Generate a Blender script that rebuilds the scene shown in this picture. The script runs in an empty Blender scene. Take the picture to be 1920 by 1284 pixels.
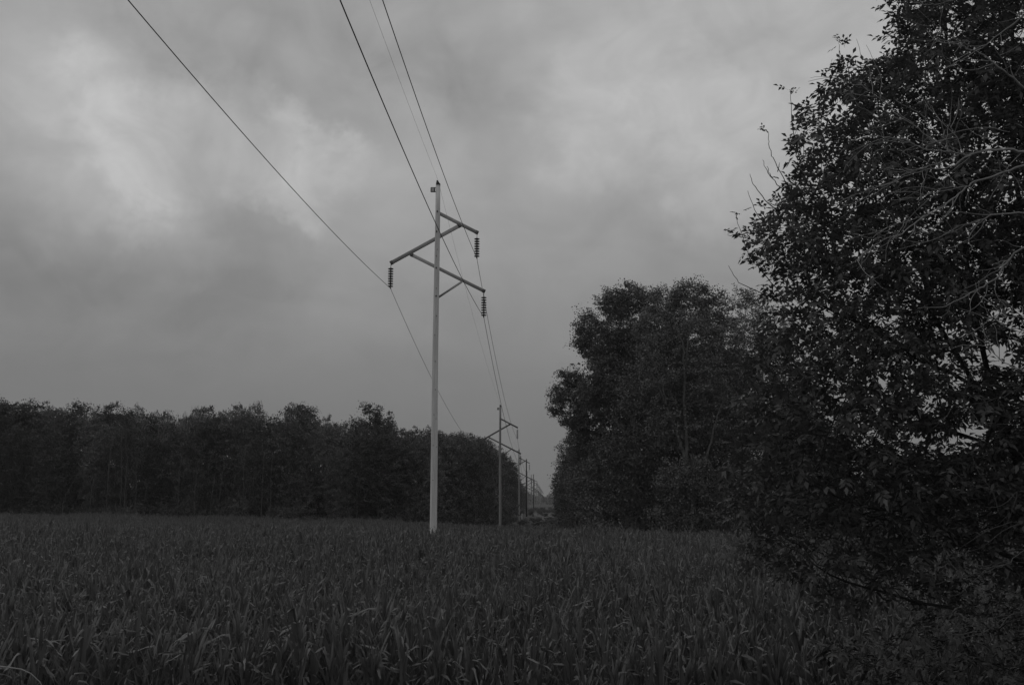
import bpy, math, random
import numpy as np
from mathutils import Vector, Matrix
rng = np.random.default_rng(7)
random.seed(7)
sc = bpy.context.scene
col = sc.collection
R = math.radians

# ---------------------------------------------------------------- camera
CAMZ = 4.3
FPX, HOR = 1750.0, 945.0            # focal length in pixels of a 1920 wide frame, horizon row
PITCH = math.atan((HOR - 642) / FPX)
cam = bpy.data.cameras.new('camera')
camo = bpy.data.objects.new('camera', cam); col.objects.link(camo)
cam.sensor_width = 36.0
cam.lens = 36.0 * FPX / 1920.0
cam.clip_start = 0.1; cam.clip_end = 8000
camo.location = (0, 0, CAMZ)
camo.rotation_euler = (math.pi/2 + PITCH, 0, 0)
sc.camera = camo

# ---------------------------------------------------------------- sky, sun, exposure
SKY_GAIN = 2.0
SUN_EL, SUN_AZ = R(42), R(-75)      # azimuth measured from +Y towards +X
w = bpy.data.worlds.new('World'); sc.world = w; w.use_nodes = True
nt = w.node_tree; nt.nodes.clear()
def N(t, **k):
    n = nt.nodes.new(t)
    for a, b in k.items(): setattr(n, a, b)
    return n
def L(a, b): nt.links.new(a, b)
def M(op, a, b=None, c=None, clamp=False):
    n = N('ShaderNodeMath', operation=op); n.use_clamp = clamp
    for i, v in enumerate((a, b, c)):
        if v is None: continue
        if isinstance(v, (int, float)): n.inputs[i].default_value = v
        else: L(v, n.inputs[i])
    return n.outputs[0]
out = N('ShaderNodeOutputWorld'); bg = N('ShaderNodeBackground')
tc = N('ShaderNodeTexCoord')
sky = N('ShaderNodeTexSky', sky_type='NISHITA'); sky.sun_disc = False
sky.sun_elevation = SUN_EL; sky.sun_rotation = SUN_AZ
bw = N('ShaderNodeRGBToBW'); L(sky.outputs[0], bw.inputs[0])
# direction wobbled by noise so that cloud masses get torn edges
nz = N('ShaderNodeTexNoise'); nz.inputs['Scale'].default_value = 4.5; nz.inputs['Detail'].default_value = 8; nz.inputs['Roughness'].default_value = .6
L(tc.outputs['Generated'], nz.inputs['Vector'])
sub = N('ShaderNodeVectorMath', operation='SUBTRACT'); L(nz.outputs['Color'], sub.inputs[0]); sub.inputs[1].default_value = (.5, .5, .5)
scl = N('ShaderNodeVectorMath', operation='SCALE'); L(sub.outputs[0], scl.inputs[0]); scl.inputs['Scale'].default_value = .34
add = N('ShaderNodeVectorMath', operation='ADD'); L(tc.outputs['Generated'], add.inputs[0]); L(scl.outputs[0], add.inputs[1])
nrm = N('ShaderNodeVectorMath', operation='NORMALIZE'); L(add.outputs[0], nrm.inputs[0])
def ray(px, py):
    a = (px-960)/FPX; c = (642-py)/FPX
    v = np.array([a, math.cos(PITCH)-c*math.sin(PITCH), math.sin(PITCH)+c*math.cos(PITCH)])
    return v/np.linalg.norm(v)
def P(px, py, Y):
    v = ray(px, py); v = v*(Y/v[1]); v[2] += CAMZ
    return v
# cloud masses: direction, angular radius (deg), strength (+ bright / - dark)
CL = [((235,190),3.2,.13), ((255,250),3.0,.11), ((320,290),2.6,.11), ((150,300),3.2,.12), ((480,280),2.4,.16), ((530,320),2.2,.20), ((585,365),2.0,.14), ((60,230),3.5,.08),
      ((180,390),2.6,.10), ((350,350),2.5,.08), ((60,330),3,.06),
      ((330,440),4.0,-.06), ((480,430),3.5,-.06), ((90,430),4,-.07), ((230,90),3.5,-.08), ((900,200),6,-.10), ((540,60),6,-.10), ((760,330),3,.05), ((430,200),3,-.06),
      ((1130,90),3.5,.13), ((1180,180),3.2,.12), ((1370,290),2.6,.14), ((1290,260),2.6,.08), ((1500,140),5,.10), ((1650,60),6,.10), ((1000,330),4,.05), ((1080,240),2.5,.05), ((1220,320),2.5,-.07), ((1400,60),3,-.03),
      ((100,620),7,-.06), ((700,450),5,.04), ((620,250),3,.03)]
acc = None
for (p, r, s) in CL:
    d = ray(*p)
    dt = N('ShaderNodeVectorMath', operation='DOT_PRODUCT'); L(nrm.outputs[0], dt.inputs[0]); dt.inputs[1].default_value = tuple(d)
    mr = N('ShaderNodeMapRange', interpolation_type='SMOOTHERSTEP'); L(dt.outputs['Value'], mr.inputs[0])
    mr.inputs[1].default_value = math.cos(R(r*2.0)); mr.inputs[2].default_value = 1.0
    mr.inputs[3].default_value = 0; mr.inputs[4].default_value = s
    acc = mr.outputs[0] if acc is None else M('ADD', acc, mr.outputs[0])
# general wispy structure over the whole dome
mp = N('ShaderNodeMapping'); mp.inputs['Scale'].default_value = (1.0, 1.0, 2.2); mp.inputs['Rotation'].default_value = (0, R(22), 0)
L(tc.outputs['Generated'], mp.inputs['Vector'])
n2 = N('ShaderNodeTexNoise'); n2.inputs['Scale'].default_value = 6.5; n2.inputs['Detail'].default_value = 5; n2.inputs['Roughness'].default_value = .45; n2.inputs['Distortion'].default_value = .5
L(mp.outputs[0], n2.inputs['Vector'])
wisp = M('MULTIPLY', M('SUBTRACT', n2.outputs['Fac'], .5), .36)
sep = N('ShaderNodeSeparateXYZ'); L(tc.outputs['Generated'], sep.inputs[0])
el = M('MAXIMUM', sep.outputs['Z'], 0.0)
ramp = N('ShaderNodeMapRange', interpolation_type='SMOOTHSTEP'); L(el, ramp.inputs[0])
ramp.inputs[1].default_value = .0; ramp.inputs[2].default_value = .42; ramp.inputs[3].default_value = .165; ramp.inputs[4].default_value = .36
fade = N('ShaderNodeMapRange', interpolation_type='SMOOTHSTEP'); L(el, fade.inputs[0])
fade.inputs[1].default_value = .05; fade.inputs[2].default_value = .22; fade.inputs[3].default_value = .25; fade.inputs[4].default_value = 1
n3 = N('ShaderNodeTexNoise'); n3.inputs['Scale'].default_value = 11; n3.inputs['Detail'].default_value = 7; n3.inputs['Roughness'].default_value = .55; n3.inputs['Distortion'].default_value = .8
mp3 = N('ShaderNodeMapping'); mp3.inputs['Scale'].default_value = (1.0, 1.0, 1.35); mp3.inputs['Rotation'].default_value = (R(30), R(35), 0)
L(tc.outputs['Generated'], mp3.inputs['Vector']); L(mp3.outputs[0], n3.inputs['Vector'])
puff = M('MULTIPLY', M('SUBTRACT', n3.outputs['Fac'], .5), M('ADD', M('MULTIPLY', M('ABSOLUTE', acc), 2.0), .22))
var = M('MULTIPLY', M('ADD', M('ADD', acc, wisp), puff), fade.outputs[0])
cl = M('MULTIPLY', ramp.outputs[0], M('ADD', var, 1.0))
tot = M('ADD', M('MULTIPLY', cl, SKY_GAIN), M('MULTIPLY', bw.outputs[0], .003))
comb = N('ShaderNodeCombineColor'); [L(tot, comb.inputs[i]) for i in range(3)]
L(comb.outputs[0], bg.inputs[0]); bg.inputs[1].default_value = 1.0; L(bg.outputs[0], out.inputs[0])

sun = bpy.data.lights.new('sun', 'SUN'); sun.energy = .5; sun.angle = R(60); sun.color = (1, 1, 1)
suno = bpy.data.objects.new('sun', sun); col.objects.link(suno)
sd = Vector((math.sin(SUN_AZ)*math.cos(SUN_EL), math.cos(SUN_AZ)*math.cos(SUN_EL), math.sin(SUN_EL)))
suno.rotation_euler = sd.to_track_quat('Z', 'Y').to_euler()
sc.view_settings.view_transform = 'Standard'; sc.view_settings.look = 'None'
sc.view_settings.exposure = -1.0; sc.view_settings.gamma = 1
sc.render.engine = 'CYCLES'
sc.cycles.max_bounces = 4; sc.cycles.diffuse_bounces = 2; sc.cycles.glossy_bounces = 1
sc.cycles.transmission_bounces = 1; sc.cycles.volume_bounces = 0

# ---------------------------------------------------------------- helpers
def tag(o, label=None, cat=None, group=None, kind=None):
    if label: o['label'] = label
    if cat: o['category'] = cat
    if group: o['group'] = group
    if kind: o['kind'] = kind
    return o
def empty(name, loc=(0, 0, 0), rz=0):
    o = bpy.data.objects.new(name, None); o.location = loc; o.rotation_euler = (0, 0, rz)
    o.empty_display_size = .2; col.objects.link(o); return o
def mesh(name, V, F, mat, parent=None, smooth=False, mi=None):
    """V (n,3), F list of int arrays (quads (m,4) or tris (m,3))"""
    me = bpy.data.meshes.new(name)
    V = np.asarray(V, np.float32)
    me.vertices.add(len(V)); me.vertices.foreach_set('co', V.ravel())
    F = [np.asarray(f, np.int32) for f in F if len(f)]
    tot = sum(len(f) for f in F); loops = np.concatenate([f.ravel() for f in F])
    sizes = np.concatenate([np.full(len(f), f.shape[1], np.int32) for f in F])
    starts = np.concatenate([[0], np.cumsum(sizes)[:-1]]).astype(np.int32)
    me.loops.add(len(loops)); me.loops.foreach_set('vertex_index', loops)
    me.polygons.add(tot); me.polygons.foreach_set('loop_start', starts); me.polygons.foreach_set('loop_total', sizes)
    if smooth: me.polygons.foreach_set('use_smooth', np.ones(tot, bool))
    for m in (mat if isinstance(mat, (list, tuple)) else [mat]): me.materials.append(m)
    me.update(calc_edges=True); me.validate()
    o = bpy.data.objects.new(name, me); col.objects.link(o)
    if parent: o.parent = parent
    return o
class MB:
    def __init__(s): s.V = []; s.Q = []; s.T = []; s.n = 0
    def add(s, V, Q=(), T=()):
        V = np.asarray(V, float)
        if len(Q): s.Q.append(np.asarray(Q)+s.n)
        if len(T): s.T.append(np.asarray(T)+s.n)
        s.V.append(V); s.n += len(V)
    def tube(s, pts, rad, k=6, cap=True):
        pts = np.asarray(pts, float); n = len(pts)
        rad = np.broadcast_to(np.asarray(rad, float), (n,))
        d = np.gradient(pts, axis=0); d /= np.linalg.norm(d, axis=1)[:, None]+1e-9
        ref = np.array([0, 0, 1.]) if abs(d[0][2]) < .9 else np.array([1., 0, 0])
        u = np.cross(d, ref); u /= np.linalg.norm(u, axis=1)[:, None]+1e-9
        for i in range(1, n):                       # parallel transport
            v = u[i-1]-d[i]*np.dot(u[i-1], d[i]); u[i] = v/(np.linalg.norm(v)+1e-9)
        v = np.cross(d, u)
        a = np.arange(k)/k*2*np.pi
        ring = pts[:, None]+rad[:, None, None]*(np.cos(a)[None, :, None]*u[:, None]+np.sin(a)[None, :, None]*v[:, None])
        V = ring.reshape(-1, 3)
        i = np.arange(n-1)[:, None]*k; j = np.arange(k)[None, :]; j2 = (j+1) % k
        Q = np.stack([i+j, i+j2, i+k+j2, i+k+j], -1).reshape(-1, 4)
        T = []
        if cap:
            V = np.vstack([V, pts[0], pts[-1]]); c0 = n*k; c1 = c0+1
            for q in range(k):
                T.append((c0, (q+1) % k, q)); T.append((c1, (n-1)*k+q, (n-1)*k+(q+1) % k))
        s.add(V, Q, T)
    def beam(s, a, b, w, h, up=(0, 1, 0)):
        a = np.asarray(a, float); b = np.asarray(b, float); d = b-a; d /= np.linalg.norm(d)
        up = np.asarray(up, float); side = up-d*np.dot(up, d); side /= np.linalg.norm(side); t = np.cross(d, side)
        V = []
        c = min(w, h)*.12
        for p in (a, b):
            for sx, sy in ((-1, -1), (1, -1), (1, 1), (-1, 1)):
                V.append(p+side*(sx*(w/2-c))+t*(sy*h/2)); V.append(p+side*(sx*w/2)+t*(sy*(h/2-c)))
        # eight sided section, ordered by angle
        V = np.array(V); out = []
        for blk, p in ((V[:8], a), (V[8:], b)):
            ang = np.arctan2((blk-p)@t, (blk-p)@side); out.append(blk[np.argsort(ang)])
        V = np.vstack(out+[a, b]); Q = [(i, (i+1) % 8, 8+(i+1) % 8, 8+i) for i in range(8)]
        T = [(16, (i+1) % 8, i) for i in range(8)]+[(17, 8+i, 8+(i+1) % 8) for i in range(8)]
        s.add(V, Q, T)
    def lathe(s, prof, c, k=12):
        c = np.asarray(c, float); a = np.arange(k)/k*2*np.pi
        V = np.array([[r*math.cos(t), r*math.sin(t), z] for r, z in prof for t in a])+c
        n = len(prof); Q = [(i*k+j, i*k+(j+1) % k, (i+1)*k+(j+1) % k, (i+1)*k+j) for i in range(n-1) for j in range(k)]
        s.add(V, Q)
    def build(s, name, mat, parent=None, smooth=False):
        return mesh(name, np.vstack(s.V), [np.vstack(s.Q) if s.Q else [], np.vstack(s.T) if s.T else []], mat, parent, smooth)

# ---------------------------------------------------------------- materials (all grey: the photograph is monochrome)
def mat(name, g, rough=.8, island=0., noise=0., nscale=1., spec=.3, bump=0., stretch=None, trans=0.):
    m = bpy.data.materials.new(name); m.use_nodes = True; t = m.node_tree; b = t.nodes['Principled BSDF']
    b.inputs['Roughness'].default_value = rough; b.inputs['Specular IOR Level'].default_value = spec
    def mm(op, a, c):
        n = t.nodes.new('ShaderNodeMath'); n.operation = op
        for i, v in enumerate((a, c)):
            if isinstance(v, (int, float)): n.inputs[i].default_value = v
            else: t.links.new(v, n.inputs[i])
        return n.outputs[0]
    val = None
    if island:
        ge = t.nodes.new('ShaderNodeNewGeometry'); val = mm('ADD', mm('MULTIPLY', ge.outputs['Random Per Island'], 2*island), 1-island)
    if noise:
        co = t.nodes.new('ShaderNodeTexCoord'); mpn = t.nodes.new('ShaderNodeMapping'); t.links.new(co.outputs['Object'], mpn.inputs[0])
        if stretch: mpn.inputs['Scale'].default_value = stretch
        nn = t.nodes.new('ShaderNodeTexNoise'); nn.inputs['Scale'].default_value = nscale; nn.inputs['Detail'].default_value = 6; nn.inputs['Roughness'].default_value = .6
        t.links.new(mpn.outputs[0], nn.inputs['Vector'])
        v2 = mm('ADD', mm('MULTIPLY', mm('SUBTRACT', nn.outputs['Fac'], .5), 4*noise), 1.)
        val = v2 if val is None else mm('MULTIPLY', val, v2)
        if bump:
            bp = t.nodes.new('ShaderNodeBump'); bp.inputs['Strength'].default_value = bump; bp.inputs['Distance'].default_value = .02
            t.links.new(nn.outputs['Fac'], bp.inputs['Height']); t.links.new(bp.outputs[0], b.inputs['Normal'])
    if val is None: b.inputs['Base Color'].default_value = (g, g, g, 1)
    else:
        v = mm('MAXIMUM', mm('MULTIPLY', val, g), .004); cc = t.nodes.new('ShaderNodeCombineColor')
        for i in range(3): t.links.new(v, cc.inputs[i])
        t.links.new(cc.outputs[0], b.inputs['Base Color'])
    if trans:
        tr = t.nodes.new('ShaderNodeBsdfTranslucent'); tr.inputs[0].default_value = (g*1.2,)*3+(1,)
        mx = t.nodes.new('ShaderNodeMixShader'); mx.inputs[0].default_value = trans
        t.links.new(b.outputs[0], mx.inputs[1]); t.links.new(tr.outputs[0], mx.inputs[2]); t.links.new(mx.outputs[0], t.nodes['Material Output'].inputs[0])
    return m
LEAF_A = mat('leaf_mid', .12, .65, island=.35, noise=.12, nscale=.25, spec=.2)
LEAF_B = mat('leaf_dark', .075, .65, island=.35, noise=.12, nscale=.25, spec=.2)
LEAF_C = mat('leaf_pale', .17, .6, island=.35, noise=.12, nscale=.25, spec=.2)
LEAF_NEAR = mat('ash_leaf', .102, .55, island=.45, noise=.1, nscale=.6, spec=.2, trans=.2)
CORN = mat('corn_leaf', .128, .42, island=.4, noise=.1, nscale=3, spec=.4, trans=.2)
LEAF_D = mat('leaf_cottonwood', .155, .6, island=.22, noise=.14, nscale=.3, spec=.25)
LEAF_E = mat('leaf_cottonwood_dark', .135, .6, island=.22, noise=.14, nscale=.3, spec=.25)
STALK = mat('corn_stalk', .16, .6, noise=.15, nscale=6)
BARK = mat('bark_pale', .20, .9, noise=.25, nscale=2.5, bump=.5, stretch=(1, 1, .3))
STEMB = mat('slender_bark', .075, .9, noise=.3, nscale=1.5)
BARK_D = mat('bark_dark', .045, .9, noise=.25, nscale=2.5, bump=.5, stretch=(1, 1, .3))
TWIG = mat('bare_twig', .27, .85, noise=.2, nscale=5)
WOODARM = mat('arm_wood', .40, .85, noise=.12, nscale=6, bump=.2)
POLE_DARK = mat('creosote_wood', .035, .8, noise=.1, nscale=5)
METAL = mat('galvanised_steel', .10, .5, spec=.5)
DARKM = mat('dark_fitting', .03, .6)
GLAZE = mat('insulator_glaze', .012, .25, spec=.5)
CABLE = mat('weathered_cable', .05, .6)
SIGNM = mat('tag_plate', .6, .5)
SOIL = mat('ground_cover', .04, .95, noise=.15, nscale=.15)
DIRT = mat('pale_stubble', .085, .95, noise=.08, nscale=.6)
ROAD = mat('road_gravel', .16, .95, noise=.08, nscale=6)
HILLM = mat('hill_cover', .05, .95, noise=.1, nscale=.03)
FARWOOD = mat('far_pole_wood', .27, .85, noise=.12, nscale=5)
FARARM = mat('far_arm_wood', .16, .85, noise=.12, nscale=5)
# pole wood: weathered pale grain with drilled spots
POLEW = mat('weathered_pole_wood', .64, .85, noise=.22, nscale=11, bump=.5, stretch=(1, 1, .06))
t = POLEW.node_tree; b = t.nodes['Principled BSDF']; src = b.inputs['Base Color'].links[0].from_socket
vo = t.nodes.new('ShaderNodeTexVoronoi'); vo.inputs['Scale'].default_value = 2.6; co = t.nodes.new('ShaderNodeTexCoord'); mpn = t.nodes.new('ShaderNodeMapping')
mpn.inputs['Scale'].default_value = (1, 1, .45); t.links.new(co.outputs['Object'], mpn.inputs[0]); t.links.new(mpn.outputs[0], vo.inputs['Vector'])
mr = t.nodes.new('ShaderNodeMapRange'); mr.inputs[1].default_value = .035; mr.inputs[2].default_value = .07; mr.inputs[3].default_value = .35; mr.inputs[4].default_value = 1
t.links.new(vo.outputs['Distance'], mr.inputs[0])
mx = t.nodes.new('ShaderNodeVectorMath'); mx.operation = 'MULTIPLY'; t.links.new(src, mx.inputs[0]); t.links.new(mr.outputs[0], mx.inputs[1]); t.links.new(mx.outputs[0], b.inputs['Base Color'])

# ---------------------------------------------------------------- terrain
# control points: x, y, ground height
CP = [(0,13,0),(-9,13,0),(9,13,0),(0,24,.12),(-14,26,.15),(15,26,.1),(-4.3,52,.62),(-28,52,.8),(27,52,.2),(10,48,.4),
      (-77,140,.84),(-60,140,.75),(-37,140,.36),(-21,140,-.2),(-8,118,-.35),(-1.5,110,-.45),(7,98,-.4),(18,86,-.45),(25,76,-.65),(36,68,-.8),
      (-1.3,127,-.3),(10,130,-.4),(30,110,-.5),(1.6,208,.3),(-20,200,.3),(15,215,.1),(3.5,257,1.5),(16,260,.35),(18,300,.8),(5,330,1.3),
      (15,450,1.6),(25,650,2.3),(-60,300,1),(100,300,1),(-150,600,3),(200,600,3),(30,1000,4),(-400,1000,6),(400,1000,6),(-90,200,.8)]
CPa = np.array([(math.atan2(x, y), math.log(y), z) for x, y, z in CP])
def gz(x, y):
    x = np.asarray(x, float); y = np.asarray(y, float)
    yy = np.maximum(np.hypot(x, y)*np.cos(np.clip(np.arctan2(x, np.maximum(y, .01)), -1, 1)), 8)
    u = np.clip(np.arctan2(x, np.maximum(y, .01)), -1., 1.); v = np.log(yy)
    d = ((u[..., None]-CPa[:, 0])/.20)**2+((v[..., None]-CPa[:, 1])/.13)**2
    wt = 1/(d+.35)**2.2
    z = (wt*CPa[:, 2]).sum(-1)/wt.sum(-1)
    k = np.clip((11-y)/6, 0, 1); k = k*k*(3-2*k)          # roadside bank up to the road the camera stands on
    return z*(1-k)+k*2.7
radii = np.concatenate([np.linspace(.01, 9, 12), np.geomspace(10, 4000, 150)])
NA = 220
ang = np.arange(NA)/NA*2*np.pi
X = radii[:, None]*np.sin(ang); Y = radii[:, None]*np.cos(ang)
Z = gz(X, Y)
nr = len(radii)
i = np.arange(nr-1)[:, None]*NA; j = np.arange(NA)[None]; j2 = (j+1) % NA
Q = np.stack([i+j2, i+j, i+NA+j, i+NA+j2], -1).reshape(-1, 4)
g = mesh('ground', np.stack([X, Y, Z], -1).reshape(-1, 3), [Q], SOIL, smooth=True); tag(g, kind='structure')
def sheet(name, xs, ys, mat_, dz=.02):
    gx, gy = np.meshgrid(xs, ys); V = np.stack([gx, gy, gz(gx, gy)+dz], -1).reshape(-1, 3)
    n, m = len(ys), len(xs); i = np.arange(n-1)[:, None]*m; j = np.arange(m-1)[None]
    return tag(mesh(name, V, [np.stack([i+j, i+j+1, i+m+j+1, i+m+j], -1).reshape(-1, 4)], mat_, smooth=True), kind='structure')
sheet('road', np.linspace(-80, 80, 120), np.linspace(-6, 1.5, 12), ROAD)
sheet('stubble_field', np.linspace(7, 30, 24), np.linspace(232, 330, 40), DIRT, .05)
sheet('far_field', np.linspace(-5, 60, 24), np.linspace(560, 800, 40), HILLM, .1)
# far hill closing the cut
hx = np.linspace(-900, 1000, 90); hy = np.linspace(1000, 2200, 40); gx, gy = np.meshgrid(hx, hy)
tt = np.clip((gy-1000)/500, 0, 1); prof = 7+8*np.clip((gx-20)/60, 0, 1)+5*np.sin(gx*.011+1)*np.clip(abs(gx-30)/200, 0, 1)
V = np.stack([gx, gy, 3+prof*np.sin(tt*np.pi/2)], -1).reshape(-1, 3); n, m = 40, 90
i = np.arange(n-1)[:, None]*m; j = np.arange(m-1)[None]
tag(mesh('hills', V, [np.stack([i+j, i+j+1, i+m+j+1, i+m+j], -1).reshape(-1, 4)], HILLM, smooth=True), kind='structure')

# ---------------------------------------------------------------- power line
LS = .0376                                    # sideways run of the line per metre of distance
def lx(y): return -4.315+LS*(y-52)
TOP1 = P(821, 347, 52)
def h(px, py):                                # offset of a head fitting from the top of the first pole
    v = P(px, py, 52)-TOP1; return (v[0], v[2])
HEAD = dict(up_a=h(823, 398), up_b=h(896, 435), left_a=h(731, 492), left_b=h(863, 420), low_a=h(769, 475), low_b=h(909, 545), br_a=h(821, 556), br_b=h(865, 527))
INS = [h(894, 436), h(732, 492), h(907, 546)]
INS_LEN = 1.46
def insulator(parent, x, y, z, detail):
    m = MB(); k = 12 if detail else 6
    z0 = z-.24
    prof = [(.02, 0)]
    for d in range(8):
        zz = -d*.146
        prof += [(.022, zz), (.04, zz-.03), (.045, zz-.06), (.155, zz-.075), (.155, zz-.105), (.05, zz-.095), (.022, zz-.11)]
    m.lathe(prof, (x, y, z0), k); o = m.build('insulator_string', GLAZE, parent)
    hg = MB(); hg.tube([(x, y, z-.07), (x, y, z-.25)], .016, 6); hg.build('hanger', METAL, o)
    c = MB(); c.tube([(x, y, z0-1.17), (x, y, z-INS_LEN-.02)], .02, 6)
    c.tube([(x-LS*.18, y-.18, z-INS_LEN+.03), (x, y, z-INS_LEN-.01), (x+LS*.18, y+.18, z-INS_LEN+.03)], .035, 6); c.build('wire_clamp', DARKM, o)
def arm_pole(y, ztop, label, r0, r1, detail=True, wood=None, spread=1.0, k=14, lean=0):
    x = lx(y); zb = float(gz(x, y))-.3
    t_ = empty('utility_pole', (x, y, zb+.3)); tag(t_, label, 'utility pole', 'wooden power poles of the line through the corn')
    H = ztop-(zb+.3)
    wood = wood or POLEW; arm_m = WOODARM if wood is POLEW else FARARM
    m = MB(); zz = np.linspace(-.3, H, 14); rr = np.interp(zz, [-.3, H], [r0, r1])*(1+.012*np.sin(zz*3.1))
    m.tube(np.stack([.015*np.sin(zz*.4), .01*np.cos(zz*.5), zz], 1), rr, k); m.build('shaft', wood, t_, True)
    yb = r1+.085; s = spread
    def pt(a, dy): return (HEAD[a][0]*s, dy, H+HEAD[a][1]*s)
    for a, bb, w_, h_, dy in (('up_a', 'up_b', .13, .19, yb), ('left_a', 'left_b', .14, .20, yb), ('low_a', 'low_b', .13, .18, yb+.003)):
        q = MB(); A = np.array(pt(a, dy)); B = np.array(pt(bb, dy)); q.beam(A, B, w_, h_); o = q.build('crossarm', arm_m, t_)
        if detail:
            d = (B-A)/np.linalg.norm(B-A)
            for E_, s_ in ((A, -1), (B, 1)):
                if (a == 'up_a' and s_ < 0): continue
                e = MB(); e.beam(E_-d*s_*.16, E_+d*s_*.006, w_+.02, h_+.02); e.build('end_bracket', METAL, o)
    q = MB(); q.beam(pt('br_a', yb), pt('br_b', yb), .10, .11); q.build('brace', arm_m, t_)
    if detail:
        for a in ('up_a', 'br_a'):
            q = MB(); q.tube([(0, -r1-.05, H+HEAD[a][1]*s), (0, yb+.1, H+HEAD[a][1]*s)], .045, 8); q.build('bolt', DARKM, t_)
        for fz in (-2.85, -5.0):
            q = MB(); q.tube([(-.02, -r1-.06, H+fz), (-.02, yb+.1, H+fz)], .045, 8); q.build('bolt', DARKM, t_)
        for fz in (-4.3, -6.2, -7.8, -8.9, -10.4, -12, -13.4, -15.1, -17.0):
            q = MB(); q.tube([(.04*math.sin(fz*3), -r1-.07, H+fz), (.04*math.sin(fz*3), -r1+.02, H+fz)], .022, 6); q.build('bolt', DARKM, t_)
        # top cap with ground wire bayonet
        q = MB(); q.beam((-.10, -.02, H+.02), (.14, -.02, H+.02), .26, .07, (0, 1, 0))
        q.add([(-.11, -.06, H+.05), (-.07, -.06, H+.28), (.0, -.06, H+.26), (.13, -.06, H+.05), (-.11, .06, H+.05), (-.07, .06, H+.28), (.0, .06, H+.26), (.13, .06, H+.05)],
              [(0, 1, 2, 3), (7, 6, 5, 4), (0, 4, 5, 1), (1, 5, 6, 2), (2, 6, 7, 3)]); q.build('pole_cap', DARKM, t_)
        q = MB(); zf = H-.30
        for u, v in (((-.40, zf-.13), (-.40, zf+.13)), ((-.17, zf-.13), (-.17, zf+.13)), ((-.40, zf+.13), (-.10, zf+.13)), ((-.40, zf-.13), (-.10, zf-.13))):
            q.beam((u[0], -.02, u[1]), (v[0], -.02, v[1]), .03, .045)
        o = q.build('sign_bracket', DARKM, t_)
        q = MB(); q.beam((-.375, .0, zf), (-.195, .0, zf), .006, .2); q.build('sign_plate', SIGNM, o)
    for ix, iz in INS:
        insulator(t_, ix*s, yb, H+iz*s, detail)
    return [(x+ix*s, y+yb, ztop+iz*s-INS_LEN) for ix, iz in INS]+[(x, y, ztop+(.3 if detail else .1))]
ORD = ['nearest and tallest pale wooden power pole with slanting arms, standing in the corn',
       'second wooden power pole, at the far corn edge just right of the tallest one',
       'third wooden power pole of the line, seen against the end of the left woods',
       'fourth wooden power pole of the line, rising between the two dark bare poles',
       'fifth wooden power pole of the line, far down the cut between the woods',
       'sixth wooden power pole of the line, far down the cut between the woods',
       'seventh wooden power pole of the line, thin against the far woods',
       'eighth wooden power pole of the line, thin against the far woods',
       'ninth wooden power pole of the line, tiny against the far woods',
       'tenth wooden power pole of the line, tiny against the far woods',
       'eleventh wooden power pole of the line, next to last before the far woods',
       'twelfth and farthest wooden power pole, tiny at the end of the line']
ys = [52, 125, 208, 290, 372, 452, 532, 612, 692, 772, 852, 932]
tops = [P(821, 347, 52)[2], P(942, 762, 125)[2], P(973.4, 844, 208)[2], P(994.5, 884, 290)[2]]
for q in ys[4:]: tops.append(CAMZ + 11.5 + (q-372)*.004)
att = []
for n_, (yy, zt) in enumerate(zip(ys, tops)):
    near = n_ < 4
    att.append(arm_pole(yy, zt, ORD[n_], .205 if n_ == 0 else .19, .135, detail=near, k=20 if n_ == 0 else 10, spread=1.0, wood=None if n_ == 0 else FARWOOD))
for px, top_y, Y_, lab in ((987, 861.5, 257, 'near black bare pole without arms standing just right of the third power pole'),
                           (1000.4, 889.5, 420, 'far thin black bare pole without arms, right of the fourth power pole')):
    p = P(px, top_y, Y_); zb = float(gz(p[0], Y_))
    t_ = empty('bare_pole', (p[0], Y_, zb)); tag(t_, lab, 'pole', 'dark bare poles in the cut')
    m = MB(); m.tube([(0, 0, -.3), (-.02, 0, (p[2]-zb)/2), (0, 0, p[2]-zb)], [.24, .2, .16], 10); m.build('shaft', POLE_DARK, t_, True)
    m = MB(); m.lathe([(.17, 0), (.185, .02), (.185, .1), (.02, .16)], (0, 0, p[2]-zb), 10); m.build('pole_cap', DARKM, t_)
CAB = [('conductor_cable', 'black overhead cable on the right, hung from the uppermost arm tip of each pole', .0135),
       ('conductor_cable', 'black overhead cable on the left, hung from the left arm tip of each pole', .0135),
       ('conductor_cable', 'black overhead cable in the middle, hung from the lower right arm tip of each pole', .0135),
       ('ground_wire', 'thinnest pale wire, running over the very tops of the power poles', .005)]
sag0 = [1.80, 1.57, 1.83, 1.0]
for c in range(4):
    m = MB(); pts = []
    a0 = np.array(att[0][c]); first = a0+np.array([-77*LS, -77, 0])
    seq = [first]+[np.array(a[c]) for a in att]
    for s_ in range(len(seq)-1):
        A, B = seq[s_], seq[s_+1]; n = 40 if s_ < 3 else 14
        sg = sag0[c]*(1.0 if s_ == 0 else (np.linalg.norm(B-A)/77)**2)
        tq = np.linspace(0, 1, n, endpoint=(s_ == len(seq)-2))[:, None]
        q = A+(B-A)*tq; q[:, 2] -= (4*sg*tq*(1-tq))[:, 0]; pts.append(q)
    m.tube(np.vstack(pts), CAB[c][2], 6)
    tag(m.build(CAB[c][0], CABLE, None, True), CAB[c][1], 'overhead wire', 'wires strung along the poles')
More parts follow.
